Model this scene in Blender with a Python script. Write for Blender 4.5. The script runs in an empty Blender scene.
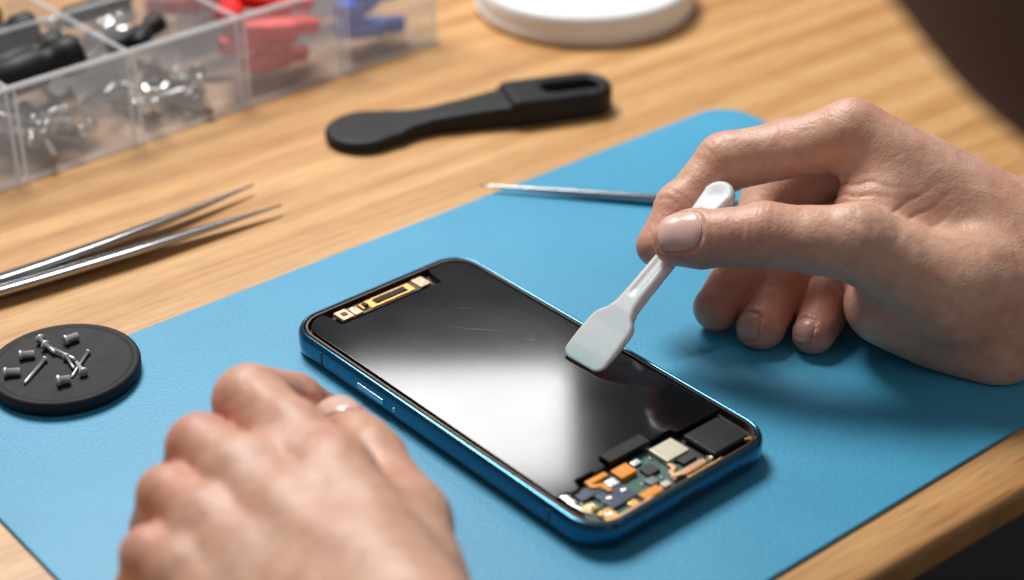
import bpy, math, random
import numpy as np
from mathutils import Vector, Matrix
random.seed(4)
C=0.01
scene=bpy.context.scene
col=scene.collection
# ------------------------------------------------------------ materials
def nt(name):
    m=bpy.data.materials.new(name); m.use_nodes=True
    t=m.node_tree; b=t.nodes['Principled BSDF']
    return m,t,b
def mat(name,c1,c2=None,scale=200,rough=0.5,metal=0.0,bump=0.1,bscale=None,rvar=0.08,**kw):
    m,t,b=nt(name); N=t.nodes; L=t.links
    tc=N.new('ShaderNodeTexCoord')
    nz=N.new('ShaderNodeTexNoise'); nz.inputs['Scale'].default_value=scale; nz.inputs['Detail'].default_value=5
    L.new(tc.outputs['Object'],nz.inputs['Vector'])
    cr=N.new('ShaderNodeMix'); cr.data_type='RGBA'
    c2=c2 or tuple(x*0.8 for x in c1)
    cr.inputs['A'].default_value=(*c1,1); cr.inputs['B'].default_value=(*c2,1)
    L.new(nz.outputs['Fac'],cr.inputs['Factor']); L.new(cr.outputs['Result'],b.inputs['Base Color'])
    mr=N.new('ShaderNodeMapRange'); mr.inputs['To Min'].default_value=max(0,rough-rvar); mr.inputs['To Max'].default_value=min(1,rough+rvar)
    L.new(nz.outputs['Fac'],mr.inputs['Value']); L.new(mr.outputs['Result'],b.inputs['Roughness'])
    b.inputs['Metallic'].default_value=metal
    if bump>0:
        n2=N.new('ShaderNodeTexNoise'); n2.inputs['Scale'].default_value=bscale or scale*6; n2.inputs['Detail'].default_value=3
        L.new(tc.outputs['Object'],n2.inputs['Vector'])
        bp=N.new('ShaderNodeBump'); bp.inputs['Strength'].default_value=bump; bp.inputs['Distance'].default_value=0.0005
        L.new(n2.outputs['Fac'],bp.inputs['Height']); L.new(bp.outputs['Normal'],b.inputs['Normal'])
    for k,v in kw.items(): b.inputs[k].default_value=v
    return m
M={}
M['steel']=mat('polished_steel',(.46,.46,.47),(.36,.36,.38),60,.22,1.0,0,rvar=.05)
M['dark_steel']=mat('dark_steel',(.35,.35,.36),(.25,.25,.26),400,.3,1.0,.06)
M['screwmetal']=mat('bright_zinc_screw',(.80,.80,.79),(.68,.68,.68),400,.34,.6,.05)
M['black']=mat('black_rubber',(.010,.010,.011),(.016,.016,.018),150,.62,0,.3,2500,**{'Specular IOR Level':.3})
M['blackpl']=mat('black_plastic',(.007,.007,.008),(.012,.012,.013),120,.5,0,.25,2000,**{'Specular IOR Level':.28})
M['white']=mat('white_plastic',(.86,.86,.85),(.80,.81,.81),60,.45,0,.05)
M['red']=mat('red_plastic',(.80,.02,.012),(.6,.01,.008),100,.3,0,.05)
M['blue']=mat('blue_plastic',(.012,.15,.72),(.008,.09,.5),100,.3,0,.05)
M['frame']=mat('blue_anodised_metal',(.018,.13,.23),(.012,.09,.165),80,.17,.9,.0,**{'Coat Weight':.5})
M['button']=mat('blue_silver_button',(.42,.52,.60),(.34,.44,.52),80,.22,.95,.0)
M['tray']=mat('phone_inner_black',(.008,.008,.009),(.020,.018,.017),500,.45,0,.3)
M['bronze']=mat('dark_bronze_edge',(.14,.085,.055),(.08,.05,.035),300,.35,.7,.1)
M['gold']=mat('gold_contact',(.9,.56,.18),(.75,.42,.13),600,.25,.85,.15)
M['orange']=mat('orange_flex',(.92,.36,.03),(.8,.25,.015),500,.35,.1,.15)
M['copper']=mat('copper_shield',(.85,.52,.34),(.62,.35,.22),400,.3,.85,.2)
M['green']=mat('circuit_board_green',(.02,.10,.065),(.05,.16,.12),900,.4,0,.4)
M['plate']=mat('dark_blue_shield_plate',(.05,.07,.10),(.09,.11,.14),300,.3,.7,.1)
M['beige']=mat('beige_chip',(.68,.64,.50),(.58,.54,.42),400,.35,.35,.1)
M['grey']=mat('grey_component',(.25,.26,.28),(.15,.15,.17),900,.35,.5,.1)
M['silver']=mat('solder_silver',(.8,.79,.76),(.68,.68,.66),900,.22,.95,.08)
M['spudger']=mat('milky_plastic',(.80,.83,.85),(.71,.75,.78),80,.40,0,.08,**{'Subsurface Weight':.7,'Subsurface Scale':.008,'Transmission Weight':.25})
def screen_mat():
    m,t,b=nt('screen_glass'); N=t.nodes; L=t.links
    b.inputs['IOR'].default_value=1.55
    tc=N.new('ShaderNodeTexCoord'); nz=N.new('ShaderNodeTexNoise'); nz.inputs['Scale'].default_value=28; nz.inputs['Detail'].default_value=7
    L.new(tc.outputs['Object'],nz.inputs['Vector'])
    mr=N.new('ShaderNodeMapRange'); mr.inputs['From Min'].default_value=.3; mr.inputs['From Max'].default_value=.7
    mr.inputs['To Min'].default_value=.078; mr.inputs['To Max'].default_value=.115
    L.new(nz.outputs['Fac'],mr.inputs['Value']); L.new(mr.outputs['Result'],b.inputs['Roughness'])
    b.inputs['Base Color'].default_value=(.002,.0025,.004,1)
    b.inputs['Coat Weight'].default_value=.22; b.inputs['Coat Roughness'].default_value=.03
    return m
M['screen']=screen_mat()
M['scratch']=mat('scratched_glass',(.14,.15,.16),(.08,.08,.09),900,.5,0,0)
def box_mat(name,lo,hi,rough=.3):
    m,t,b=nt(name); N=t.nodes; L=t.links
    b.inputs['Base Color'].default_value=(.90,.92,.95,1); b.inputs['Roughness'].default_value=rough
    tr=N.new('ShaderNodeBsdfTransparent'); tr.inputs['Color'].default_value=(.975,.98,.99,1)
    tl=N.new('ShaderNodeBsdfTranslucent'); tl.inputs['Color'].default_value=(.9,.92,.95,1)
    m2=N.new('ShaderNodeMixShader'); m2.inputs['Fac'].default_value=.4; L.new(b.outputs[0],m2.inputs[1]); L.new(tl.outputs[0],m2.inputs[2])
    mx=N.new('ShaderNodeMixShader'); 
    tc=N.new('ShaderNodeTexCoord'); nz=N.new('ShaderNodeTexNoise'); nz.inputs['Scale'].default_value=60
    L.new(tc.outputs['Object'],nz.inputs['Vector'])
    mr=N.new('ShaderNodeMapRange'); mr.inputs['To Min'].default_value=lo; mr.inputs['To Max'].default_value=hi
    L.new(nz.outputs['Fac'],mr.inputs['Value']); L.new(mr.outputs['Result'],mx.inputs['Fac'])
    L.new(tr.outputs[0],mx.inputs[1]); L.new(m2.outputs[0],mx.inputs[2])
    L.new(mx.outputs[0],N['Material Output'].inputs['Surface'])
    return m
M['box']=box_mat('clear_plastic_wall',.08,.16)
M['boxrim']=box_mat('frosted_plastic_rim',.34,.5)
def wood_mat():
    m,t,b=nt('oak_wood'); N=t.nodes; L=t.links
    tc=N.new('ShaderNodeTexCoord')
    def mp(sc):
        n=N.new('ShaderNodeMapping'); n.inputs['Scale'].default_value=sc; L.new(tc.outputs['Object'],n.inputs['Vector']); return n
    def noise(v,s,d=6,dist=0,rg=.55):
        n=N.new('ShaderNodeTexNoise'); n.inputs['Scale'].default_value=s; n.inputs['Detail'].default_value=d; n.inputs['Distortion'].default_value=dist
        n.inputs['Roughness'].default_value=rg; L.new(v.outputs[0],n.inputs['Vector']); return n
    a=noise(mp((.9,9,1)),3.0,5,1.4)
    f=noise(mp((3,130,1)),3.0,6,.5,.68)
    p=noise(mp((14,480,1)),3.0,2,0)
    w=N.new('ShaderNodeTexWave'); w.wave_type='BANDS'; w.bands_direction='Y'; w.inputs['Scale'].default_value=4; w.inputs['Distortion'].default_value=12; w.inputs['Detail'].default_value=3; w.inputs['Detail Scale'].default_value=.5
    L.new(mp((.45,4,1)).outputs[0],w.inputs['Vector'])
    r1=N.new('ShaderNodeValToRGB'); e=r1.color_ramp.elements
    e[0].position=.32; e[0].color=(.40,.185,.058,1); e[1].position=.68; e[1].color=(.73,.45,.205,1)
    x=e.new(.5); x.color=(.60,.325,.125,1)
    ad=N.new('ShaderNodeMix'); ad.data_type='FLOAT'; ad.inputs['Factor'].default_value=.22
    L.new(a.outputs['Fac'],ad.inputs['A']); L.new(w.outputs['Fac'],ad.inputs['B'])
    ad2=N.new('ShaderNodeMix'); ad2.data_type='FLOAT'; ad2.inputs['Factor'].default_value=.42
    L.new(ad.outputs['Result'],ad2.inputs['A']); L.new(f.outputs['Fac'],ad2.inputs['B'])
    L.new(ad2.outputs['Result'],r1.inputs['Fac'])
    r2=N.new('ShaderNodeValToRGB'); r2.color_ramp.elements[0].position=.36; r2.color_ramp.elements[0].color=(.60,.45,.34,1); r2.color_ramp.elements[1].position=.47
    L.new(p.outputs['Fac'],r2.inputs['Fac'])
    mu=N.new('ShaderNodeMix'); mu.data_type='RGBA'; mu.blend_type='MULTIPLY'; mu.inputs['Factor'].default_value=.6
    L.new(r1.outputs['Color'],mu.inputs['A']); L.new(r2.outputs['Color'],mu.inputs['B'])
    L.new(mu.outputs['Result'],b.inputs['Base Color'])
    b.inputs['Roughness'].default_value=.38
    bp=N.new('ShaderNodeBump'); bp.inputs['Strength'].default_value=.22; bp.inputs['Distance'].default_value=.0004
    L.new(f.outputs['Fac'],bp.inputs['Height']); L.new(bp.outputs['Normal'],b.inputs['Normal'])
    return m
M['wood']=wood_mat()
def matmat():
    m,t,b=nt('blue_mat_surface'); N=t.nodes; L=t.links
    tc=N.new('ShaderNodeTexCoord')
    n1=N.new('ShaderNodeTexNoise'); n1.inputs['Scale'].default_value=14; n1.inputs['Detail'].default_value=5
    n2=N.new('ShaderNodeTexNoise'); n2.inputs['Scale'].default_value=900; n2.inputs['Detail'].default_value=4
    for n in(n1,n2): L.new(tc.outputs['Object'],n.inputs['Vector'])
    a=N.new('ShaderNodeMix'); a.data_type='FLOAT'; a.inputs['Factor'].default_value=.5
    L.new(n1.outputs['Fac'],a.inputs['A']); L.new(n2.outputs['Fac'],a.inputs['B'])
    r=N.new('ShaderNodeValToRGB'); r.color_ramp.elements[0].position=.3; r.color_ramp.elements[0].color=(.035,.28,.48,1); r.color_ramp.elements[1].position=.7; r.color_ramp.elements[1].color=(.07,.39,.62,1)
    L.new(a.outputs['Result'],r.inputs['Fac']); L.new(r.outputs['Color'],b.inputs['Base Color'])
    b.inputs['Roughness'].default_value=.48
    bp=N.new('ShaderNodeBump'); bp.inputs['Strength'].default_value=.45; bp.inputs['Distance'].default_value=.0003
    L.new(n2.outputs['Fac'],bp.inputs['Height']); L.new(bp.outputs['Normal'],b.inputs['Normal'])
    return m
M['mat']=matmat()
def skin_mat():
    m,t,b=nt('skin'); N=t.nodes; L=t.links
    tc=N.new('ShaderNodeTexCoord')
    at=N.new('ShaderNodeAttribute'); at.attribute_name='redness'
    def noise(s,d=6,dist=0):
        n=N.new('ShaderNodeTexNoise'); n.inputs['Scale'].default_value=s; n.inputs['Detail'].default_value=d; n.inputs['Distortion'].default_value=dist
        L.new(tc.outputs['Object'],n.inputs['Vector']); return n
    n1=noise(180,5); n3=noise(55,5,.8)
    c0=N.new('ShaderNodeMix'); c0.data_type='RGBA'; c0.inputs['A'].default_value=(.74,.455,.33,1); c0.inputs['B'].default_value=(.60,.335,.23,1)
    mr0=N.new('ShaderNodeMapRange'); mr0.inputs['From Min'].default_value=.3; mr0.inputs['From Max'].default_value=.7; L.new(n1.outputs['Fac'],mr0.inputs['Value'])
    L.new(mr0.outputs['Result'],c0.inputs['Factor'])
    mr=N.new('ShaderNodeMapRange'); mr.inputs['From Min'].default_value=.42; mr.inputs['From Max'].default_value=.7; mr.inputs['To Max'].default_value=.42
    L.new(n3.outputs['Fac'],mr.inputs['Value'])
    ma=N.new('ShaderNodeMath'); ma.operation='MULTIPLY_ADD'; ma.inputs[1].default_value=.68; L.new(at.outputs['Fac'],ma.inputs[0]); L.new(mr.outputs['Result'],ma.inputs[2]); ma.use_clamp=True
    c1=N.new('ShaderNodeMix'); c1.data_type='RGBA'; c1.inputs['B'].default_value=(.60,.235,.165,1)
    L.new(ma.outputs[0],c1.inputs['Factor']); L.new(c0.outputs['Result'],c1.inputs['A']); L.new(c1.outputs['Result'],b.inputs['Base Color'])
    b.inputs['Roughness'].default_value=.46
    b.inputs['Subsurface Weight'].default_value=.14; b.inputs['Subsurface Radius'].default_value=(1,.35,.18); b.inputs['Subsurface Scale'].default_value=.003
    v=N.new('ShaderNodeTexVoronoi'); v.feature='DISTANCE_TO_EDGE'; v.inputs['Scale'].default_value=900; v.inputs['Randomness'].default_value=1
    n4=noise(200,2)
    mv=N.new('ShaderNodeVectorMath'); mv.operation='MULTIPLY_ADD'; mv.inputs[1].default_value=(.002,.002,.002); L.new(n4.outputs['Color'],mv.inputs[0]); L.new(tc.outputs['Object'],mv.inputs[2]); L.new(mv.outputs[0],v.inputs['Vector'])
    n2=noise(240,4,1.5); n5=noise(75,3,1.0)
    b1=N.new('ShaderNodeBump'); b1.inputs['Strength'].default_value=.26; b1.inputs['Distance'].default_value=.0004; L.new(v.outputs['Distance'],b1.inputs['Height'])
    b2=N.new('ShaderNodeBump'); b2.inputs['Strength'].default_value=.38; b2.inputs['Distance'].default_value=.0006; L.new(n2.outputs['Fac'],b2.inputs['Height'])
    b3=N.new('ShaderNodeBump'); b3.inputs['Strength'].default_value=.4; b3.inputs['Distance'].default_value=.0016; L.new(n5.outputs['Fac'],b3.inputs['Height'])
    L.new(b1.outputs['Normal'],b2.inputs['Normal']); L.new(b2.outputs['Normal'],b3.inputs['Normal']); L.new(b3.outputs['Normal'],b.inputs['Normal'])
    return m
M['skin']=skin_mat()
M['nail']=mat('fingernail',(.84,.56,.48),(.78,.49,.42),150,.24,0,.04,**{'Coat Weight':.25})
M['nailshade']=mat('fingernail_shaded',(.62,.34,.27),(.56,.29,.22),150,.32,0,.04)  # nail colour darkened to paint in the shade on the tucked fingertips
M['cloth']=mat('brown_cloth',(.26,.16,.115),(.16,.10,.07),60,.85,0,.6,1500)
M['floor']=mat('dark_floor',(.02,.018,.016),(.03,.026,.022),20,.7,0,.1)
# ------------------------------------------------------------ builders
def mk(name,verts,faces,m,parent=None,loc=(0,0,0),rot=(0,0,0),smooth=True,label=None,cat=None,kind=None,bevel=0,group=None,flat_angle=None):
    me=bpy.data.meshes.new(name)
    v=np.asarray(verts,dtype=float)*C
    me.from_pydata(v.tolist(),[],[tuple(int(i) for i in f) for f in faces]); me.update()
    me.materials.append(M[m])
    if smooth: me.polygons.foreach_set('use_smooth',[True]*len(me.polygons))
    o=bpy.data.objects.new(name,me); col.objects.link(o)
    o.location=Vector(loc)*C; o.rotation_euler=rot
    if parent: o.parent=parent
    if label:o['label']=label
    if cat:o['category']=cat
    if kind:o['kind']=kind
    if group:o['group']=group
    if bevel:
        b=o.modifiers.new('b','BEVEL'); b.width=bevel*C; b.segments=3; b.limit_method='ANGLE'; b.angle_limit=math.radians(40)
        w=o.modifiers.new('w','WEIGHTED_NORMAL'); w.keep_sharp=False
    return o
def empty(name,loc,rot,label,cat,group=None):
    o=bpy.data.objects.new(name,None); o.empty_display_size=.01; col.objects.link(o)
    o.location=Vector(loc)*C; o.rotation_euler=rot; o['label']=label; o['category']=cat
    if group:o['group']=group
    return o
def boxgeo(c,s,rz=0):
    V=[];cx,cy,cz=c;hx,hy,hz=s[0]/2,s[1]/2,s[2]/2
    for z in(-hz,hz):
        for x,y in((-hx,-hy),(hx,-hy),(hx,hy),(-hx,hy)):
            V.append((cx+x*math.cos(rz)-y*math.sin(rz),cy+x*math.sin(rz)+y*math.cos(rz),cz+z))
    F=[(3,2,1,0),(4,5,6,7),(0,1,5,4),(1,2,6,5),(2,3,7,6),(3,0,4,7)]
    return V,F
def bx(name,c,s,m,parent=None,bevel=.02,rz=0,**k):
    V,F=boxgeo((0,0,0),s); return mk(name,V,F,m,parent,loc=c,rot=(0,0,rz),bevel=bevel,**k)
def prism(name,pts,z0,z1,m,parent=None,bevel=.03,**k):
    n=len(pts); V=[(x,y,z0) for x,y in pts]+[(x,y,z1) for x,y in pts]
    F=[tuple(range(n-1,-1,-1)),tuple(range(n,2*n))]+[(i,(i+1)%n,n+(i+1)%n,n+i) for i in range(n)]
    return mk(name,V,F,m,parent,bevel=bevel,**k)
def lathe(prof,n=48,axis='z'):
    V=[];F=[]
    for r,z in prof:
        for i in range(n):
            a=2*math.pi*i/n; V.append((r*math.cos(a),r*math.sin(a),z))
    for j in range(len(prof)-1):
        for i in range(n):
            F.append((j*n+i,j*n+(i+1)%n,(j+1)*n+(i+1)%n,(j+1)*n+i))
    F.append(tuple(range(n-1,-1,-1))); k=(len(prof)-1)*n; F.append(tuple(range(k,k+n)))
    if axis=='x': V=[(z,y,-x) for x,y,z in V]
    return V,F
def rr(hx,hy,r,n=12):
    P=[]
    for cx,cy,a0 in((hx-r,hy-r,0),(-hx+r,hy-r,90),(-hx+r,-hy+r,180),(hx-r,-hy+r,270)):
        for i in range(n+1):
            a=math.radians(a0+90*i/n); P.append((cx+r*math.cos(a),cy+r*math.sin(a)))
    return P
def loft_rr(hx,hy,r,prof):
    V=[];F=[];n=None
    for ins,z in prof:
        P=rr(hx-ins,hy-ins,max(r-ins,.05)); n=len(P); V+=[(x,y,z) for x,y in P]
    for j in range(len(prof)-1):
        for i in range(n): F.append((j*n+i,j*n+(i+1)%n,(j+1)*n+(i+1)%n,(j+1)*n+i))
    F.append(tuple(range(n-1,-1,-1))); k=(len(prof)-1)*n; F.append(tuple(range(k,k+n)))
    return V,F
def surface_nets(f,lo,hi,h):
    ax=[np.arange(lo[i],hi[i]+h,h,dtype=np.float32) for i in range(3)]
    X,Y,Z=np.meshgrid(*ax,indexing='ij')
    D=f(X,Y,Z).astype(np.float32); S=D<0
    nx,ny,nz=D.shape
    cnt=np.zeros((nx-1,ny-1,nz-1),np.int8)
    offs=[(a,b,c) for a in(0,1) for b in(0,1) for c in(0,1)]
    for a,b,c in offs: cnt+=S[a:nx-1+a,b:ny-1+b,c:nz-1+c]
    act=(cnt>0)&(cnt<8); idx=-np.ones(act.shape,np.int64); I=np.argwhere(act); idx[act]=np.arange(len(I))
    acc=np.zeros((len(I),3));num=np.zeros(len(I))
    for a in offs:
        for d in range(3):
            if a[d]==0:
                b=list(a); b[d]=1
                va=D[I[:,0]+a[0],I[:,1]+a[1],I[:,2]+a[2]]; vb=D[I[:,0]+b[0],I[:,1]+b[1],I[:,2]+b[2]]
                cr=(va<0)!=(vb<0); t=np.where(cr,va/np.where(cr,va-vb,1),0)
                p=np.tile(np.array(a,float),(len(I),1)); p[:,d]+=t
                acc+=p*cr[:,None]; num+=cr
    V=(I+acc/num[:,None])*h+np.array([ax[0][0],ax[1][0],ax[2][0]])
    F=[]
    for d in range(3):
        e,g=(d+1)%3,(d+2)%3
        sl0=[slice(1,-1)]*3; sl1=[slice(1,-1)]*3
        sl0[d]=slice(0,D.shape[d]-1); sl1[d]=slice(1,D.shape[d])
        s0=S[tuple(sl0)]; s1=S[tuple(sl1)]
        ch=np.argwhere(s0!=s1); 
        base=ch.copy(); base[:,e]+=1; base[:,g]+=1
        def cell(de,dg):
            q=base.copy(); q[:,e]+=de; q[:,g]+=dg; return idx[q[:,0],q[:,1],q[:,2]]
        q=np.stack([cell(-1,-1),cell(0,-1),cell(0,0),cell(-1,0)],1)
        inside=s0[ch[:,0],ch[:,1],ch[:,2]]
        q[~inside]=q[~inside][:,::-1]; F.append(q)
    F=np.concatenate(F); F=F[(F>=0).all(1)]
    return V,F
def smin(a,b,k):
    h=np.maximum(k-np.abs(a-b),0)/k; return np.minimum(a,b)-h*h*k*.25
def cap(X,Y,Z,a,b,ra,rb):
    ab=np.subtract(b,a); L=float(ab@ab)+1e-9
    t=np.clip(((X-a[0])*ab[0]+(Y-a[1])*ab[1]+(Z-a[2])*ab[2])/L,0,1)
    return np.sqrt((X-a[0]-t*ab[0])**2+(Y-a[1]-t*ab[1])**2+(Z-a[2]-t*ab[2])**2)-(ra+t*(rb-ra))
# ------------------------------------------------------------ setting
DA=math.radians(38)
def desk():
    V,F=boxgeo((0,45,-.6),(200,90,1.2))
    o=mk('desk',V,F,'wood',loc=(9.84,-8.71,0),rot=(0,0,DA),bevel=.3,label='light oak wooden desk top with visible grain',cat='desk')
    o['kind']='structure'
desk()
V,F=boxgeo((0,0,0),(600,600,2)); mk('floor',V,F,'floor',loc=(0,0,-76),kind='structure',label='dark floor below the desk')
# ------------------------------------------------------------ mat
MA=math.radians(40)
V,F=loft_rr(18.1,11.2,1.5,[(.03,.004),(0,.02),(0,.1),(.03,.12)])
mk('work_mat',V,F,'mat',loc=(2.27,1.8,0),rot=(0,0,MA),smooth=False,label='matte blue work mat with rounded corners on the desk',cat='mat')
# ------------------------------------------------------------ phone
PH=empty('smartphone',(.25,-.1,.12),(0,0,math.radians(-48.8)),'opened blue smartphone with dark screen lying on the blue mat','phone')
PH.scale=(1.035,1.03,1.03)
V,F=loft_rr(7.2,3.65,1.15,[(.3,0),(.1,.06),(.02,.18),(0,.3),(0,.66),(.02,.76),(.07,.84),(.13,.88),(.19,.87),(.22,.82),(.22,.5)])
mk('housing',V,F,'frame',PH,label='blue metal phone housing')
V,F=loft_rr(6.97,3.42,.95,[(0,.505),(0,.6),(.02,.62)]); mk('inner_tray',V,F,'tray',PH,smooth=False)
def bezel():
    out=rr(6.96,3.41,.93); inn=rr(6.90,3.35,.87); n=len(out); V=[];F=[]
    for P,z in((out,.63),(out,.86),(inn,.86),(inn,.63)): V+=[(x,y,z) for x,y in P]
    for j in range(4):
        for i in range(n): F.append((j*n+i,j*n+(i+1)%n,((j+1)%4)*n+(i+1)%n,((j+1)%4)*n+i))
    mk('gasket',V,F,'bronze',PH,smooth=False)
bezel()
def scr():
    pts=[]
    R=.8; x0=-6.80;hy=3.25
    def arc(cx,cy,a0,a1,r,n=8): return [(cx+r*math.cos(math.radians(a0+(a1-a0)*i/n)),cy+r*math.sin(math.radians(a0+(a1-a0)*i/n))) for i in range(n+1)]
    pts+=[(5.20,-hy),(5.20,-2.9),(5.32,-2.82),(5.32,-2.5),(4.95,-2.35),(4.95,-1.7),(5.06,-1.62),(5.06,-1.25),(4.66,-1.15),(4.66,.55),(4.95,.65),(4.95,1.4),(5.18,1.5),(5.18,hy)]
    pts+=arc(x0+R,hy-R,90,180,R)
    pts+=[(x0,1.95),(x0+.2,1.85),(x0+.86,1.8),(x0+.9,1.7),(x0+.9,-2.2),(x0+.86,-2.3),(x0+.2,-2.35),(x0,-2.45)]
    pts+=arc(x0+R,-hy+R,180,270,R)
    return pts
prism('screen',scr(),.64,.875,'screen',PH,bevel=.025,label='glossy black glass display panel')
def strip(p0,p1,wd):
    d=Vector((p1[0]-p0[0],p1[1]-p0[1])).normalized()*wd; 
    return [(p0[0],p0[1],.8775),(p1[0]*.5+p0[0]*.5+d.y,p1[1]*.5+p0[1]*.5-d.x,.8775),(p1[0],p1[1],.8775),(p1[0]*.5+p0[0]*.5-d.y,p1[1]*.5+p0[1]*.5+d.x,.8775)]
for a,b_,wd in(((-3.6,.1),(-2.2,1.35),.010),((-4.4,.9),(-3.9,1.5),.007),((-1.5,1.5),(-1.15,1.75),.007)):
    mk('scratch',strip(a,b_,wd),[(0,1,2,3)],'scratch',PH,label='faint hairline scratch on the glass')
ep=bx('earpiece_assembly',(-6.40,-.25,.76),(.62,3.7,.06),'bronze',PH,.02,label='gold coloured sensor and earpiece strip')
bx('metal_bracket',(-.0,.25,.045),(.50,1.8,.05),'gold',ep,.02)
bx('speaker_mesh',(0.0,.25,.08),(.28,1.3,.06),'black',ep,.08)
for x,y,m,sx,sy in((0,-1.6,'copper',.56,.44),(.0,-1.6,'tray',.22,.2),(.05,-1.18,'copper',.44,.3),(-.1,-1.2,'silver',.16,.14),(0,1.55,'copper',.56,.42),(.04,1.6,'silver',.2,.18),(-.02,-.86,'gold',.3,.12)):
    bx('connector',(x,y,.055 if sx>.25 else .08),(sx,sy,.06),m,ep,.02)
bx('camera_lens',(-.0,-.76,.09),(.2,.2,.09),'black',ep,.06)
pcb=prism('circuit_board',[(5.32,-3.0),(6.3,-3.15),(6.72,-2.7),(6.78,1.2),(5.05,1.2),(5.05,-1.0),(5.3,-1.1)],.63,.68,'green',PH,bevel=.01,smooth=False,label='dark green circuit board with gold contacts')
def comp(n,x,y,sx,sy,h,m,rz=0,z=.68,b=.02,par=PH,lab=None,raw=False):
    if not raw:
        x=6.85+(x-6.85)*1.16; sx*=1.14
    o=bx(n,(x,y,z+h/2),(sx,sy,h),m,par,b,math.radians(rz)); 
    if lab:o['label']=lab
    return o
comp('display_connector',4.84,-.3,.44,1.6,.2,'blackpl',z=.77,lab='black ribbon connector block',raw=True)
comp('chip',5.78,.72,.66,.9,.17,'beige',lab='beige square shielded chip')
comp('vibration_motor',6.12,2.25,1.15,1.5,.2,'blackpl',0,.66,.16,lab='black rounded vibration motor')
comp('shield_plate',6.18,-1.85,.70,.95,.1,'plate',0,lab='dark metal shield plate')
comp('shield_plate',5.70,-2.35,.34,.8,.12,'plate',0)
comp('flex_cable',5.66,-.95,.42,.6,.16,'orange',0)
comp('flex_cable',6.68,-1.05,.28,.7,.14,'orange',0)
comp('flex_cable',6.62,.62,.18,1.1,.12,'copper',0,.7)
comp('contact_pad',6.62,-2.62,.40,.44,.12,'gold',0)
comp('contact_pad',6.12,-2.75,.3,.34,.1,'gold',0)
comp('contact_pad',5.78,-1.55,.28,.34,.13,'silver',0)
comp('contact_pad',6.67,-1.72,.2,.3,.1,'gold',0)
comp('flex_cable',5.42,-1.75,.18,.75,.12,'orange'); comp('contact_pad',5.45,-2.75,.2,.3,.12,'gold')
comp('chip',5.98,-.30,.36,.46,.1,'tray'); comp('chip',6.34,-.62,.26,.34,.1,'grey'); comp('chip',6.27,.85,.26,.55,.12,'tray')
comp('chip',6.64,-.42,.2,.28,.1,'beige'); comp('chip',5.55,-.35,.2,.3,.09,'silver')
comp('metal_bracket',5.62,-3.0,.45,.16,.18,'silver',0,.66,.03); comp('metal_bracket',6.05,-3.08,.3,.14,.16,'copper',-8,.66,.03)
comp('metal_bracket',6.86,-2.0,.08,1.6,.2,'copper',0,.64); comp('metal_bracket',6.86,.9,.08,1.4,.2,'gold',0,.64)
comp('metal_bracket',6.75,2.95,.14,.4,.16,'gold',-40,.66)
# stepped ribbon running across the board
prism('flex_cable',[(6.0,.22),(6.18,.22),(6.3,-.02),(6.52,-.02),(6.66,-.2),(6.66,-.05),(6.58,.12),(6.38,.12),(6.26,.36),(6.0,.36)],.76,.79,'copper',PH,bevel=.008,label='thin copper ribbon cable')
prism('flex_cable',[(5.3,-2.2),(5.48,-2.2),(5.6,-1.95),(5.9,-1.95),(5.9,-1.8),(5.5,-1.8),(5.38,-2.05),(5.3,-2.05)],.82,.845,'orange',PH,bevel=.008)
def tube(name,pts,r,m,par):
    V=[];F=[];K=8
    for i,p in enumerate(pts):
        a=Vector(pts[max(0,i-1)]);b=Vector(pts[min(len(pts)-1,i+1)]);d=(b-a).normalized();u=d.cross(Vector((0,0,1))).normalized();w=u.cross(d)
        for k in range(K):
            t=2*math.pi*k/K; V.append(Vector(p)+u*math.cos(t)*r+w*math.sin(t)*r)
    for i in range(len(pts)-1):
        for k in range(K): F.append((i*K+k,i*K+(k+1)%K,(i+1)*K+(k+1)%K,(i+1)*K+k))
    return mk(name,[tuple(v) for v in V],F,m,par)
tube('wire',[(5.2,-3.12,.84),(5.7,-3.16,.86),(6.1,-3.1,.86),(6.45,-2.95,.84),(6.62,-2.75,.8)],.035,'silver',PH)
tube('wire',[(6.5,1.35,.78),(6.72,1.2,.84),(6.78,.7,.86),(6.7,.2,.84),(6.5,-.15,.78)],.03,'copper',PH)
rs=random.Random(8)
for i in range(44):
    x=rs.uniform(5.45,6.7); y=rs.uniform(-2.9,1.1)
    m=rs.choice(['silver','gold','grey','tray','beige','silver','tray'])
    s=rs.uniform(.03,.06); comp('component',x,y,s,s*rs.uniform(1,2),rs.uniform(.03,.06),m,rs.choice([0,90]),b=.006)
def screwgeo(r,l,hr,hh):
    return lathe([(.001,-hh),(hr*.88,-hh),(hr,-hh*.8),(hr,0),(r,.0),(r,l*.93),(r*.5,l),(.001,l)],20)
for x,y,z in((6.6,-2.62,.79),(6.02,-2.75,.77),(6.07,-2.1,.77),(6.07,-1.55,.77),(6.6,1.35,.76)):
    V,F=lathe([(.001,.0),(.10,0),(.10,.03),(.085,.05),(.04,.05),(.03,.03),(.001,.03)],20); mk('screw',V,F,'silver',PH,loc=(x,y,z))
bx('side_button',(-2.7,-3.655,.47),(1.3,.09,.2),'button',PH,.04,label='blue silver side button')
bx('side_button',(-1.55,-3.655,.47),(.16,.06,.16),'button',PH,.03)
for x in(-5.2,5.3): bx('antenna_line',(x,-3.648,.48),(.07,.03,.5),'tray',PH,.005)
for k in range(6):
    V,F=lathe([(.001,0),(.06,0),(.06,.02),(.001,.02)],16,axis='x'); mk('speaker_hole',V,F,'tray',PH,loc=(7.19,-2.6+k*.25,.45))
for k in range(5):
    V,F=lathe([(.001,0),(.06,0),(.06,.02),(.001,.02)],16,axis='x'); mk('speaker_hole',V,F,'tray',PH,loc=(7.19,1.3+k*.25,.45))
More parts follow.
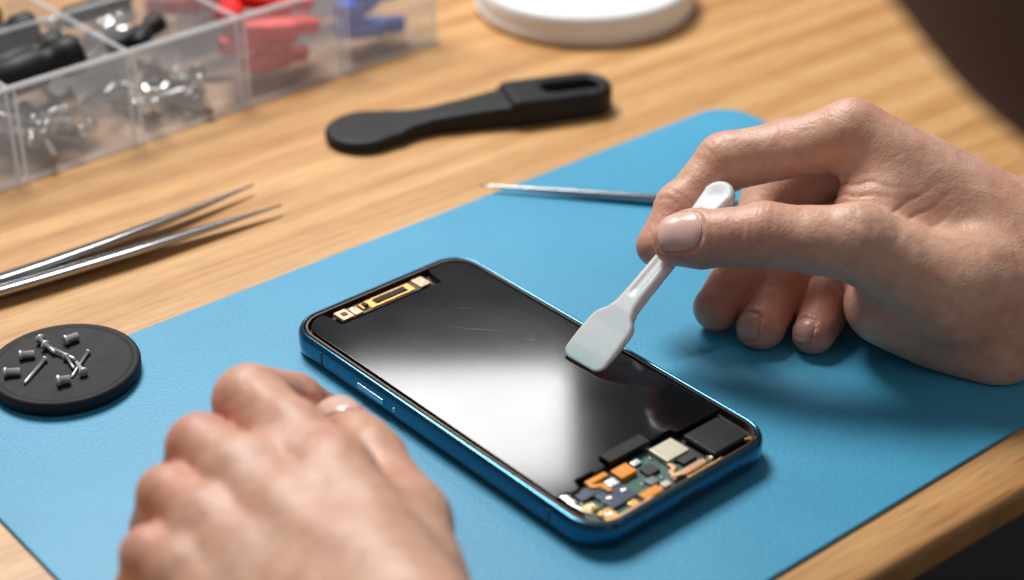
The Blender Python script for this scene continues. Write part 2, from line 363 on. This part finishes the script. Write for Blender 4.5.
bx('port_opening',(7.19,0,.45),(.03,.9,.26),'tray',PH,.01)
# ------------------------------------------------------------ spudger
def make_spudger():
    bot=np.array([2.15,.50,1.07]); top=np.array([7.05,5.0,5.1]); ax=top-bot; L=np.linalg.norm(ax); ax/=L
    w=np.array([ax[1],-ax[0],0]); w/=np.linalg.norm(w)
    zc=np.cross(w,ax)
    def hw(y):
        ks=np.array([0,.12,.35,.9,1.55,1.85,2.05,2.4,3,4.5,6.0,L-.6,L])
        vs=np.array([.82,.85,.88,.90,.88,.78,.56,.42,.38,.36,.42,.54,.56])
        yy=np.linspace(-1,L+1,400); vv=np.interp(yy,ks,vs); k=np.hanning(13); k/=k.sum(); vv=np.convolve(np.pad(vv,6,mode='edge'),k,'valid')
        return np.interp(y,yy,vv)
    def f(X,Y,Z):
        H=hw(np.clip(Y,0,L)); dx=np.abs(X)-H; R=.56
        dtop=np.sqrt(X**2+np.maximum(Y-(L-R),0)**2)-R
        q=.30
        a=np.maximum(dx*.9+q,0);b=np.maximum(-Y+q,0)
        dlo=np.sqrt(a*a+b*b)+np.minimum(np.maximum(dx*.9+q,-Y+q),0)-q
        d2=np.where(Y>L-R,dtop,dlo)
        th=np.interp(Y,[0,.5,1.5,2.2,3.0,L],[.045,.10,.15,.22,.24,.20])
        r=np.minimum(.13,th*.9)
        dz=np.abs(Z)-th
        g=.035*np.exp(-(X**2+(Y-(L-.6))**2)/.10)
        # shallow channel along the handle between two ridges
        g=g+.04*np.exp(-(X/.15)**4)*np.clip((Y-2.7)*3,0,1)*np.clip((L-1.2-Y)*3,0,1)
        a=np.maximum(d2+r,0);b=np.maximum(dz+r,0)
        return np.sqrt(a*a+b*b)+np.minimum(np.maximum(d2+r,dz+r),0)-r+g
    V,F=surface_nets(f,(-1.1,-.2,-.4),(1.1,L+.2,.4),.033)
    o=mk('spudger',V,F,'spudger',label='white plastic opening pick held over the phone screen',cat='tool')
    R=Matrix((w,ax,zc)).transposed().to_4x4(); R.translation=Vector(bot)*C; o.matrix_world=R
make_spudger()
# ------------------------------------------------------------ hands
def make_hand(name,label,O,chains,palm,joints,grooves,nails,lo,hi,h,kp=.8,kf=.4,kff=.06):
    NL=[]
    for c,nrm,dr,wid,ln in nails:
        c=np.array(c,float);n=np.array(nrm,float);n/=np.linalg.norm(n);d_=np.array(dr,float);d_-=n*(d_@n);d_/=np.linalg.norm(d_);NL.append((c,n,d_,np.cross(n,d_),wid,ln))
    def f(X,Y,Z,ring=True):
        d=None
        for a,b,ra,rb in palm:
            c=cap(X,Y,Z,a,b,ra,rb); d=c if d is None else smin(d,c,kp)
        fd=None
        for ch in chains:
            cd=None
            for i in range(len(ch)-1):
                c=cap(X,Y,Z,ch[i][0],ch[i+1][0],ch[i][1],ch[i+1][1]); cd=c if cd is None else smin(cd,c,.22)
            fd=cd if fd is None else smin(fd,cd,kff)
        d=smin(d,fd,kf)
        d=d+.03*np.sin(1.7*X+.9*Y+2.1)*np.sin(1.3*Y-1.9*Z)+.015*np.sin(3.1*X-2.2*Z)*np.sin(2.7*Y+1.1)
        for c,axv,amp,offs in grooves:
            a=np.array(axv,float);a/=np.linalg.norm(a)
            dx,dy,dz=X-c[0],Y-c[1],Z-c[2]; s=dx*a[0]+dy*a[1]+dz*a[2]; r2=dx*dx+dy*dy+dz*dz
            wv=np.sin(4.1*dx+2.3*dy+3.7*dz)*.05
            G=sum(np.exp(-((s-o+wv*(1+o))/.055)**2) for o in offs)
            d=d+amp*G*np.exp(-r2/1.6)
        if ring:
            for c,n,dd_,l,wid,ln in NL:
                dx,dy,dz=X-c[0],Y-c[1],Z-c[2]
                a=np.abs(dx*l[0]+dy*l[1]+dz*l[2])/(wid/2); b=np.abs(dx*dd_[0]+dy*dd_[1]+dz*dd_[2])/(ln/2); hn=dx*n[0]+dy*n[1]+dz*n[2]
                rho=(np.minimum(a,3)**3+np.minimum(b,3)**3)**(1/3)
                m_=np.clip((hn+1.0)*2,0,1)*np.clip((2-rho)*2,0,1)
                d=d+m_*(.05*np.exp(-((rho-1.02)/.10)**2)-.045*np.exp(-((rho-1.26)/.14)**2))
        wz=O[2]+.859*Y+.512*Z
        d=-smin(-d,-(0.13-wz),.15)
        return d
    V,F=surface_nets(f,lo,hi,h)
    o=mk(name,V,F,'skin',loc=O,rot=(math.radians(59.2),0,0),label=label,cat='hand')
    red=np.zeros(len(V))
    for j,s,amp in joints: red+=amp*np.exp(-((V-np.array(j))**2).sum(1)/(s*s))
    at=o.data.attributes.new('redness','FLOAT','POINT'); at.data.foreach_set('value',np.clip(red,0,1).astype(np.float32))
    for qi,(c,n,d_,l,wid,ln) in enumerate(NL):
        NU,NV=17,17;P=[];FF=[]
        for i in range(NU):
            for j in range(NV):
                a=(i/(NU-1)*2-1);b=(j/(NV-1)*2-1)
                e=1-.20*abs(b)**3*(1 if b<0 else .6); e2=1-.25*abs(a)**2.5
                p=c+l*a*wid/2*e+d_*b*ln/2*e2
                q=p+n*1.2
                for _ in range(40):
                    dd=float(f(np.array([q[0]]),np.array([q[1]]),np.array([q[2]]),False)[0])
                    if dd<.004:break
                    q=q-n*dd*.9
                edge=max(abs(a),abs(b))
                lift=.035*(1-edge**6)-.012*edge**8+ (.03 if b>.7 else 0)*(1-abs(a)**4)
                P.append(q+n*lift)
        for i in range(NU-1):
            for j in range(NV-1):
                FF.append((i*NV+j,(i+1)*NV+j,(i+1)*NV+j+1,i*NV+j+1))
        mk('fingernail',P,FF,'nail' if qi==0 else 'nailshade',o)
    return o
tT,tI,tM,tC=(-4.02,-.04,1.3),(-1.44,.10,2.1),(1.4,-.15,2.4),(4.53,-1.63,1.9)
iM,iP,iD,iT=(1.75,3.4,-.2),(-2.3,2.62,-1.2),(-3.76,1.09,-1.0),(-4.55,-.2,-.62)
mM,mP,mD,mT=(2.5,3.2,-2),(-.5,1.46,-3.3),(-1.45,-.9,-2.4),(-2.55,-2.2,-1.5)
rM,rP,rD,rT=(3.34,2.21,-3.3),(1.0,.3,-3.9),(-.2,-1.4,-2.2),(-1.15,-2.85,-.8)
pM,pP,pD,pT=(4.37,1.16,-4.4),(2.5,-.6,-3.3),(1.3,-1.85,-1.8),(.55,-3.05,-.5)
make_hand('hand','bare hand pinching a white plastic tool above the phone',(9.36,4.01,3.59),
 [[(tM,1.28),((.1,-.08,2.3),1.04),(tI,1.03),((-2.6,.04,1.8),.90),((-3.4,-.02,1.45),.95),(tT,.84)],
  [(iM,1.15),((-.4,3.0,-.8),.95),(iP,.97),((-3.0,1.9,-1.15),.82),(iD,.84),(iT,.72)],
  [(mM,1.1),(mP,.98),(mD,.94),(mT,.78)],
  [(rM,1.05),(rP,.96),(rD,.94),(rT,.78)],
  [(pM,.95),(pP,.92),(pD,.88),(pT,.70)]],
 [(iM,(6.3,.2,.2),1.2,1.95),(mM,(6.4,.2,-.9),1.15,1.9),(rM,(6.6,-.3,-1.7),1.05,1.7),(pM,(6.7,-.9,-1.9),.95,1.6),
  (tM,tC,1.2,1.6),(tC,(6.8,-1.6,.6),1.6,2.1),((2.7,-2.1,.5),(6.2,-3.1,.2),1.35,1.85),
  ((2.6,.9,.2),(5.5,-.9,-.4),1.5,1.9),((2.5,-.9,-.9),(5.5,-1.8,-.9),1.2,1.6),
  ((-.3,-.2,-3.3),(3.2,-1.1,-2.4),.8,1.05),
  ((4.2,-1.2,-2.6),(6.6,-2.1,-.9),1.2,1.5),
  ((6.8,-1.2,.2),(13,-1.5,1.0),2.5,3.05),((7,-1.3,-1.4),(13,-1.4,-1.2),1.9,2.5)],
 [(tT,1.3,.5),(tI,1.2,.5),(iP,1.2,.6),(iT,1.2,.8),(iM,1.5,.5),(mT,1.4,1),(rT,1.4,1),(pT,1.4,1),(mD,1.2,.9),(rD,1.2,.9),(pD,1.2,.9),(mM,1.3,.4),((3,-1.8,.8),1.8,.4)],
 [(tI,(-1,0,-.3),.06,(-.38,-.16,.06,.3,.52)),(iP,(-.8,-.6,0),.045,(-.4,-.15,.1,.35)),(iD,(-.5,-.8,.1),.045,(-.15,.15)),(tM,(-1,.1,0),.035,(-.6,-.2,.25)),
  (mD,(-.6,-.7,.3),.06,(0,.2)),(rD,(-.6,-.7,.5),.06,(0,.2)),(pD,(-.6,-.6,.7),.06,(0,.2)),((3.2,.7,1.4),(.5,-.8,0),.05,(-.4,.1,.6)),((1.4,1.5,.9),(.1,1,0),.07,(-.1,.3)),
  ((6.8,-1.0,2.6),(1,.15,0),.035,(-.5,-.1,.4)),((4.6,-2.2,2.6),(.6,.8,0),.035,(-.4,.1,.5))],
 [((-4.0,.12,1.5),(-.18,.22,.95),(-1,-.04,-.35),1.28,1.40),
  ((-1.3,-2.8,-.6),(-.85,-.05,.6),(-.6,-.8,.3),.85,.9),((.4,-2.95,-.3),(-.85,-.05,.6),(-.6,-.8,.3),.75,.8)],
 (-6,-4.8,-6),(12,5.4,4.8),.076,kp=.7,kf=.28)
make_hand('hand','bare hand resting beside the phone with curled fingers',(-6,-8.83,3.52),
 [[((3.3,-1.07,1.1),1.1),((2.2,.34,-1.2),.96),((1.8,.7,-2.1),.88),((1.15,1.22,-3.2),.78)],
  [((1.35,.2,1.6),1.1),((.1,1.15,0),1.0),((-1.15,1.95,-1.6),1.02),((-.3,1.8,-4.0),.86),((.45,1.25,-5.3),.76)],
  [((.48,-.71,2.9),1.05),((-1.0,.2,1.5),1.0),((-2.15,.8,.1),.95),((-2.9,-.3,-1.9),.85),((-2.6,-1.5,-2.7),.75)],
  [((-.39,-1.79,3.7),1.0),((-1.6,-.9,2.5),.97),((-2.75,-.35,1.2),.90),((-3.4,-1.4,-.6),.8),((-3.2,-2.5,-1.3),.7)],
  [((-1.13,-2.92,4.45),.95),((-2.0,-2.1,3.5),.92),((-2.95,-1.7,2.5),.85),((-3.5,-2.7,1.3),.7),((-3.2,-3.7,.6),.6)]],
 [((1.35,.2,1.6),(4.2,-3.2,7.2),1.12,1.6),((.48,-.71,2.9),(3.9,-3.8,7.6),1.1,1.7),((-.39,-1.79,3.7),(3.4,-4.6,8),1.02,1.6),((-1.13,-2.92,4.45),(3.0,-5.4,8.2),.95,1.5),
  ((3.3,-1.07,1.1),(3.9,-3.5,4.8),1.1,1.6),((1.6,-1.5,2),(3.3,-4.0,6),1.4,1.8),
  ((.9,-.9,2.3),(-.3,-2.4,4.1),1.0,.95),((-.2,.35,1.1),(-1.7,-1.6,3.1),.93,.9),
  ((4.0,-4.2,8.2),(7.5,-6.9,13),2.3,2.8)],
 [((-1.2,1.95,-1.6),1.3,.8),((-2.2,.8,.1),1.3,.8),((-2.8,-.35,1.3),1.3,.8),((-3.0,-1.75,2.6),1.3,.7),((1.1,1.28,-3.2),1.4,.9),((1.35,.27,1.6),1.4,.5),((.48,-.71,2.9),1.2,.5),((.28,1.1,-5.3),1.5,.9)],
 [((-1.2,1.95,-1.6),(-.6,.4,-.7),.06,(-.3,0,.3)),((-2.2,.8,.1),(-.7,.4,-.6),.06,(-.3,0,.3)),((-2.8,-.35,1.3),(-.7,.4,-.5),.06,(-.3,0,.3)),((2.2,.34,-1.2),(-.3,.3,-.9),.06,(-.25,.05,.35))],
 [((1.05,1.5,-3.1),(.25,.9,.45),(-.5,.3,-.8),1.15,1.3)],
 (-6,-9,-6.5),(11,4,14),.11,kp=.8,kf=.5,kff=.16)
# ------------------------------------------------------------ sleeve
def sleeve_standin():  # cloth tube added as stand-in for a dark form of unclear identity
    A=np.array([5.2,-13.0,28.3]);B=np.array([23.4,-22.7,11.0])
    ax=B-A;L=np.linalg.norm(ax);ax/=L;u=np.cross(ax,(0,0,1));u/=np.linalg.norm(u);w=np.cross(u,ax)
    V=[];F=[];n=64;m=60
    for j in range(m):
        s=j/(m-1)
        for i in range(n):
            a=2*math.pi*i/n
            r=5.2-.8*s+.25*math.sin(27*s+2*math.sin(a))+.15*math.sin(23*s+3*a)
            r*= math.sqrt(max(0.02,1-(max(0,(.08-s)/.08))**2))
            p=A+ax*L*s+(u*math.cos(a)+w*math.sin(a))*r; V.append(p)
    for j in range(m-1):
        for i in range(n): F.append((j*n+i,j*n+(i+1)%n,(j+1)*n+(i+1)%n,(j+1)*n+i))
    F.append(tuple(range(n-1,-1,-1))); F.append(tuple(range((m-1)*n,m*n)))
    c=np.mean(V,0); mk('sleeve_standin',np.array(V)-c,F,'cloth',loc=tuple(c),label='dark brown cloth tube standing in for an unidentified dark shape',cat='stand-in')
sleeve_standin()
# ------------------------------------------------------------ dish + screws
V,F=lathe([(.001,0),(2.3,0),(2.40,.05),(2.42,.38),(2.39,.46),(2.32,.50),(2.24,.505),(2.17,.48),(2.12,.455),(2.05,.45),(.001,.45)],96)
mk('parts_dish',V,F,'black',loc=(-14.36,1.3,.125),label='round black rubber dish holding tiny screws',cat='dish')
def screw(x,y,z,r,l,hr,hh,head,tilt=0):
    V,F=screwgeo(r,l,hr,hh)
    return mk('screw',V,F,'screwmetal',loc=(x,y,z),rot=(0,math.radians(90-tilt),math.radians(head)),label='tiny silver screw lying in the black dish',cat='screw',group='tiny screws in the dish')
fz=.58
for x,y,r,l,hr,hh,hd in[(-16.0,.55,.12,.42,.16,.10,10),(-15.75,1.55,.12,.40,.16,.10,15),(-14.5,2.45,.13,.42,.17,.10,40),(-15.35,2.45,.07,.95,.17,.08,-50),(-15.0,1.35,.06,1.35,.10,.06,-105),
    (-15.1,2.1,.06,1.35,.17,.08,-35),(-14.2,.05,.13,.32,.18,.12,20),(-13.7,1.8,.05,1.4,.09,.05,-100),(-13.6,.6,.06,.7,.15,.08,120),(-14.3,1.45,.05,.7,.13,.07,-60)]:
    screw(x,y,fz+hr*.95,r,l,hr,hh,hd,tilt=-2)
# ------------------------------------------------------------ tweezers
TW=empty('tweezers',(-20.8,4.6,0),(0,0,0),'pair of pointed steel tweezers lying open on the desk','tweezers')
def arm(pts,nm):
    V=[];F=[];n=len(pts);K=24
    for i,(x,y,ht,hh) in enumerate(pts):
        p0=pts[max(0,i-1)];p1=pts[min(n-1,i+1)];d=Vector((p1[0]-p0[0],p1[1]-p0[1])).normalized();nx,ny=-d.y,d.x
        for k in range(K):
            a=2*math.pi*k/K; cx=math.copysign(abs(math.cos(a))**.75,math.cos(a)); cz=math.copysign(abs(math.sin(a))**.65,math.sin(a))
            V.append((x+20.8+nx*ht*cx,y-4.6+ny*ht*cx,.03+.32+hh*cz-ht*cx*.25))
    for i in range(n-1):
        for k in range(K): F.append((i*K+k,i*K+(k+1)%K,(i+1)*K+(k+1)%K,(i+1)*K+k))
    F.append(tuple(range(K-1,-1,-1)));F.append(tuple(range((n-1)*K,n*K)))
    mk(nm,V,F,'steel',TW)
def lerp(a,b,n,ht,hh,bow):
    out=[]
    for i in range(n):
        s=i/(n-1); x=a[0]+(b[0]-a[0])*s; y=a[1]+(b[1]-a[1])*s
        d=Vector((b[0]-a[0],b[1]-a[1])).normalized(); bw=bow*math.sin(math.pi*s)
        out.append((x-d.y*bw,y+d.x*bw,float(np.interp(s,[0,.3,.62,1],ht)),float(np.interp(s,[0,.2,.6,.8,1],hh))))
    return out
arm(lerp((-20.6,4.3),(-8.64,12.47),40,[.36,.44,.38,.04],[.2,.22,.2,.15,.04],-.1),'arm')
arm(lerp((-20.6,4.9),(-9.89,14.1),40,[.36,.40,.32,.04],[.2,.22,.2,.15,.04],-.35),'arm')
bx('joint',(-.1,-.05,.37),(1.2,.9,.4),'steel',TW,.08,math.radians(37))
# ------------------------------------------------------------ metal probe
V,F=lathe([(.001,0),(.02,.02),(.06,.6),(.11,2.5),(.15,4),(.18,6),(.18,10.2),(.15,10.35),(.001,10.36)],24,axis='x')
mk('metal_probe',V,F,'steel',loc=(-1.25,14.1,.33),rot=(0,0,math.radians(-9.6)),label='thin pointed steel probe lying on the blue mat',cat='tool')
# ------------------------------------------------------------ black pry tool
def pry():
    def f(X,Y,Z):
        ks=[0,2.7,3.6,4.4,6,7.4,7.7,10,11,12.1];vs=[.0,1.15,.82,.70,.82,1.02,1.15,1.2,1.15,.9]
        H=np.interp(X,ks,vs)
        body=np.maximum(np.abs(Y)-H,np.maximum(2.3-X,X-11.0))*.93
        pad=np.sqrt((X-1.45)**2+Y**2)-1.55
        end=np.sqrt(np.maximum(X-11.0,0)**2+np.maximum(np.abs(Y)-.1,0)**2)-1.1
        end=np.where(X>10.9,end,9)
        d2=smin(smin(body,pad,.6),end,.1)
        hx=np.maximum(np.abs(X-10.35)-.75,0); hole=.46-np.sqrt(hx**2+Y**2)
        d2=-smin(-d2,-hole,.1)
        th=np.interp(X,[0,2.6,4.5,7.4,7.7,12.1],[.25,.30,.38,.48,.60,.56])
        dz=np.abs(Z-th)-th; r=.22
        a=np.maximum(d2+r,0);b=np.maximum(dz+r,0)
        return np.sqrt(a*a+b*b)+np.minimum(np.maximum(d2+r,dz+r),0)-r
    V,F=surface_nets(f,(-.3,-1.8,-.2),(12.5,1.8,1.4),.07)
    mk('pry_tool',V,F,'blackpl',loc=(-7.4,18.4,.0),rot=(0,0,math.radians(18.3)),label='black plastic opening tool with paddle end and hanging loop',cat='tool')
pry()
# ------------------------------------------------------------ white lid
LID=empty('round_lid',(3.4,33.1,0),(0,0,0),'round white plastic container lid on the desk','lid')
V,F=lathe([(.001,0),(4.95,0),(5.05,.08),(5.1,.5),(5.1,1.2),(5.04,1.38),(4.9,1.48),(4.7,1.5),(4.62,1.42),(4.5,1.38),(.001,1.38)],96); mk('lid_body',V,F,'white',LID)
V,F=lathe([(5.06,.3),(5.16,.34),(5.16,.46),(5.06,.5)],96); F=F[:-2]; mk('lid_ridge',V,F,'white',LID)
# ------------------------------------------------------------ organiser box
BA=math.radians(41.8); BO=(-3.4,28.76)
def bw(x,y,z=0): return (BO[0]+x*math.cos(BA)-y*math.sin(BA),BO[1]+x*math.sin(BA)+y*math.cos(BA),z)
BX=empty('organiser_box',(BO[0],BO[1],0),(0,0,BA),'clear plastic compartment box filled with small parts','box')
cw=5.2;cd=5.2;H=4.0;NC=6
W=cw*NC
def wall(n,c,s,m='box',b=.04): return bx(n,c,s,m,BX,b)
wall('base',(-W/2,cd,.1),(W-.3,2*cd-.3,.16))
wall('front_wall',(-W/2,.07,H/2),(W,.14,H)); wall('back_wall',(-W/2,2*cd-.07,H/2),(W,.14,H))
wall('end_wall',(-.07,cd,H/2),(.14,2*cd-.3,H)); wall('end_wall',(-W+.07,cd,H/2),(.14,2*cd-.3,H))
wall('rim',(-W/2,-.03,H+.03),(W+.2,.30,.14),'boxrim',.05); wall('rim',(-W/2,2*cd,H+.03),(W+.2,.3,.14),'boxrim',.05)
wall('rim',(-.07,cd,H+.03),(.26,2*cd-.5,.13),'boxrim',.05)
wall('base_rim',(-W/2,-.06,.12),(W+.1,.12,.2),'boxrim',.04)
wall('divider',(-W/2,cd,H/2+.04),(W-.32,.12,H-.25)); wall('divider_edge',(-W/2,cd,H+.0),(W-.4,.18,.1),'boxrim')
for i in range(1,NC):
    for k in(0,1):
        wall('divider',(-cw*i,cd*k+cd/2,H/2+.02),(.14,cd-.32,H-.24))
        wall('divider_edge',(-cw*i,cd*k+cd/2,H-.02),(.2,cd-.42,.1),'boxrim')
    wall('rib',(-cw*i-.17,-.05,H/2),(.14,.1,H-.3),'boxrim',.04); wall('rib',(-cw*i+.17,-.05,H/2),(.14,.1,H-.3),'boxrim',.04)
wall('rib',(-.16,-.05,H/2),(.2,.1,H-.3),'boxrim',.04)
rs=random.Random(3)
def scatter_screws(i,k,n,m,z0=.3,zr=1.2,s=1.0):
    for q in range(n):
        x=-cw*(i+.5)+rs.uniform(-1.7,1.7); y=cd*(k+.5)+rs.uniform(-1.9,1.3); z=z0+rs.uniform(.1,zr)
        p=bw(x,y,z); l=rs.uniform(1.0,1.8)*s
        V,F=screwgeo(.12*s,l,.28*s,.16)
        mk('screw',V,F,m,loc=p,rot=(0,math.radians(rs.uniform(65,115)),rs.uniform(0,6.28)),label='loose silver screw inside the clear compartment box',cat='screw',group='loose screws in the organiser box')
scatter_screws(4,0,18,'silver',zr=1.6); scatter_screws(3,0,14,'silver',zr=1.3); scatter_screws(3,0,12,'dark_steel',zr=1.4,s=1.1); scatter_screws(2,0,12,'silver',zr=1.4,s=1.15); scatter_screws(2,0,14,'dark_steel',zr=1.2,s=1.2); scatter_screws(2,1,10,'silver',z0=1.0,zr=1.6,s=1.3)
def clip(i,k,dx,dy,z,hd,m,tilt,sc=1.0):
    pts=[(0,-.3),(1.2,-.5),(2.4,-.5),(2.6,-.25),(3.6,-.32),(3.8,0),(3.6,.32),(2.6,.25),(2.4,.5),(1.2,.5),(0,.3)]
    pts=[(x*sc-1.9*sc,y*sc) for x,y in pts]
    o=prism('plug',pts,-.36*sc,.36*sc,m,bevel=.12,label=('red' if m=='red' else 'blue')+' plastic connector plug in the clear box',cat='plug',group=('red' if m=='red' else 'blue')+' plugs in the organiser box')
    o.location=Vector(bw(-cw*(i+.5)+dx,cd*(k+.5)+dy,z))*C; o.rotation_euler=(math.radians(tilt),math.radians(tilt*.6),math.radians(hd)); return o
for a in[(0,-1.2,1.0,40,8),(.9,-.6,1.5,60,-15),(-.9,-.9,2.0,45,12),(.3,-1.4,2.4,25,10),(-.2,1.1,3.0,70,-8),(.9,-.2,3.1,20,20),(-1.0,.3,3.1,95,12),(.2,.2,2.2,40,0)]: clip(1,0,a[0],a[1],a[2],a[3],'red',a[4],.9)
for a in[(0,.5,1.5,30,12),(.4,-.6,2.4,60,-15),(-.6,.2,3.0,10,10),(.8,1.0,2.6,80,10)]: clip(1,1,a[0],a[1],a[2],a[3],'red',a[4])
for a in[(0,-1.2,1.0,30,8),(.4,-.3,1.8,60,-10),(-.7,-.8,2.2,75,15),(.7,-1.3,2.6,40,10),(-.2,.3,3.0,30,10)]: clip(0,0,a[0],a[1],a[2],a[3],'blue',a[4],.9)
def knob(i,k,dx,dy,z,hd,r=.75,l=4.2,tilt=8):
    V,F=lathe([(.001,0),(r*.8,0),(r,.15),(r,l*.55),(r*.75,l*.62),(r*.8,l*.72),(r,l*.78),(r,l-.15),(r*.85,l),(.001,l)],32,axis='x')
    mk('tool_handle',V,F,'blackpl',loc=bw(-cw*(i+.5)+dx,cd*(k+.5)+dy,z),rot=(0,math.radians(-tilt),math.radians(hd)),label='black cylindrical tool handle in the clear box',cat='tool handle',group='black tool handles in the organiser box')
knob(3,0,-1.9,.6,2.8,35,.8,3.9); knob(3,0,-1.6,1.6,2.7,40,.7,3.6); knob(3,1,-1.8,-.5,2.6,30,.8,4.0); knob(3,1,-1.8,1.2,2.2,60,.7,4.0)
knob(2,0,-1.3,1.2,2.5,50,.42,2.8); knob(2,0,-.4,.6,2.6,80,.38,2.2); knob(2,1,-1.2,0,2.6,30,.45,3.0); knob(4,1,-1.8,-.5,2.6,30,.8,4.0)
# ------------------------------------------------------------ camera
cam=bpy.data.cameras.new('camera'); co=bpy.data.objects.new('camera',cam); col.objects.link(co)
cam.lens=63.8; cam.sensor_width=36; cam.clip_start=.02; cam.clip_end=50
co.location=(0,-.475,.324); co.rotation_euler=(math.radians(90-30.8),0,0)
cam.dof.use_dof=True; cam.dof.focus_distance=.58; cam.dof.aperture_fstop=6.0
scene.camera=co
# ------------------------------------------------------------ light
w=bpy.data.worlds.new('World'); scene.world=w; w.use_nodes=True
w.node_tree.nodes['Background'].inputs[0].default_value=(.90,.95,1,1); w.node_tree.nodes['Background'].inputs[1].default_value=.16
def area(name,loc,target,sx,sy,P,colr=(1,1,1)):
    l=bpy.data.lights.new(name,'AREA'); l.shape='RECTANGLE'; l.size=sx*C; l.size_y=sy*C; l.energy=P; l.color=colr
    o=bpy.data.objects.new(name,l); col.objects.link(o); o.location=Vector(loc)*C
    d=Vector(target)-Vector(loc); o.rotation_euler=d.to_track_quat('-Z','Y').to_euler()
area('window_softbox',(-6,118,86),(0,0,0),25,13,1.2)
area('key_softbox',(-30,60,92),(0,5,0),40,40,15.5,(1,.975,.94))
area('fill_softbox',(60,-60,90),(0,0,0),80,80,1.3,(1,.95,.9))
scene.view_settings.view_transform='Standard'; scene.view_settings.look='None'; scene.view_settings.exposure=0
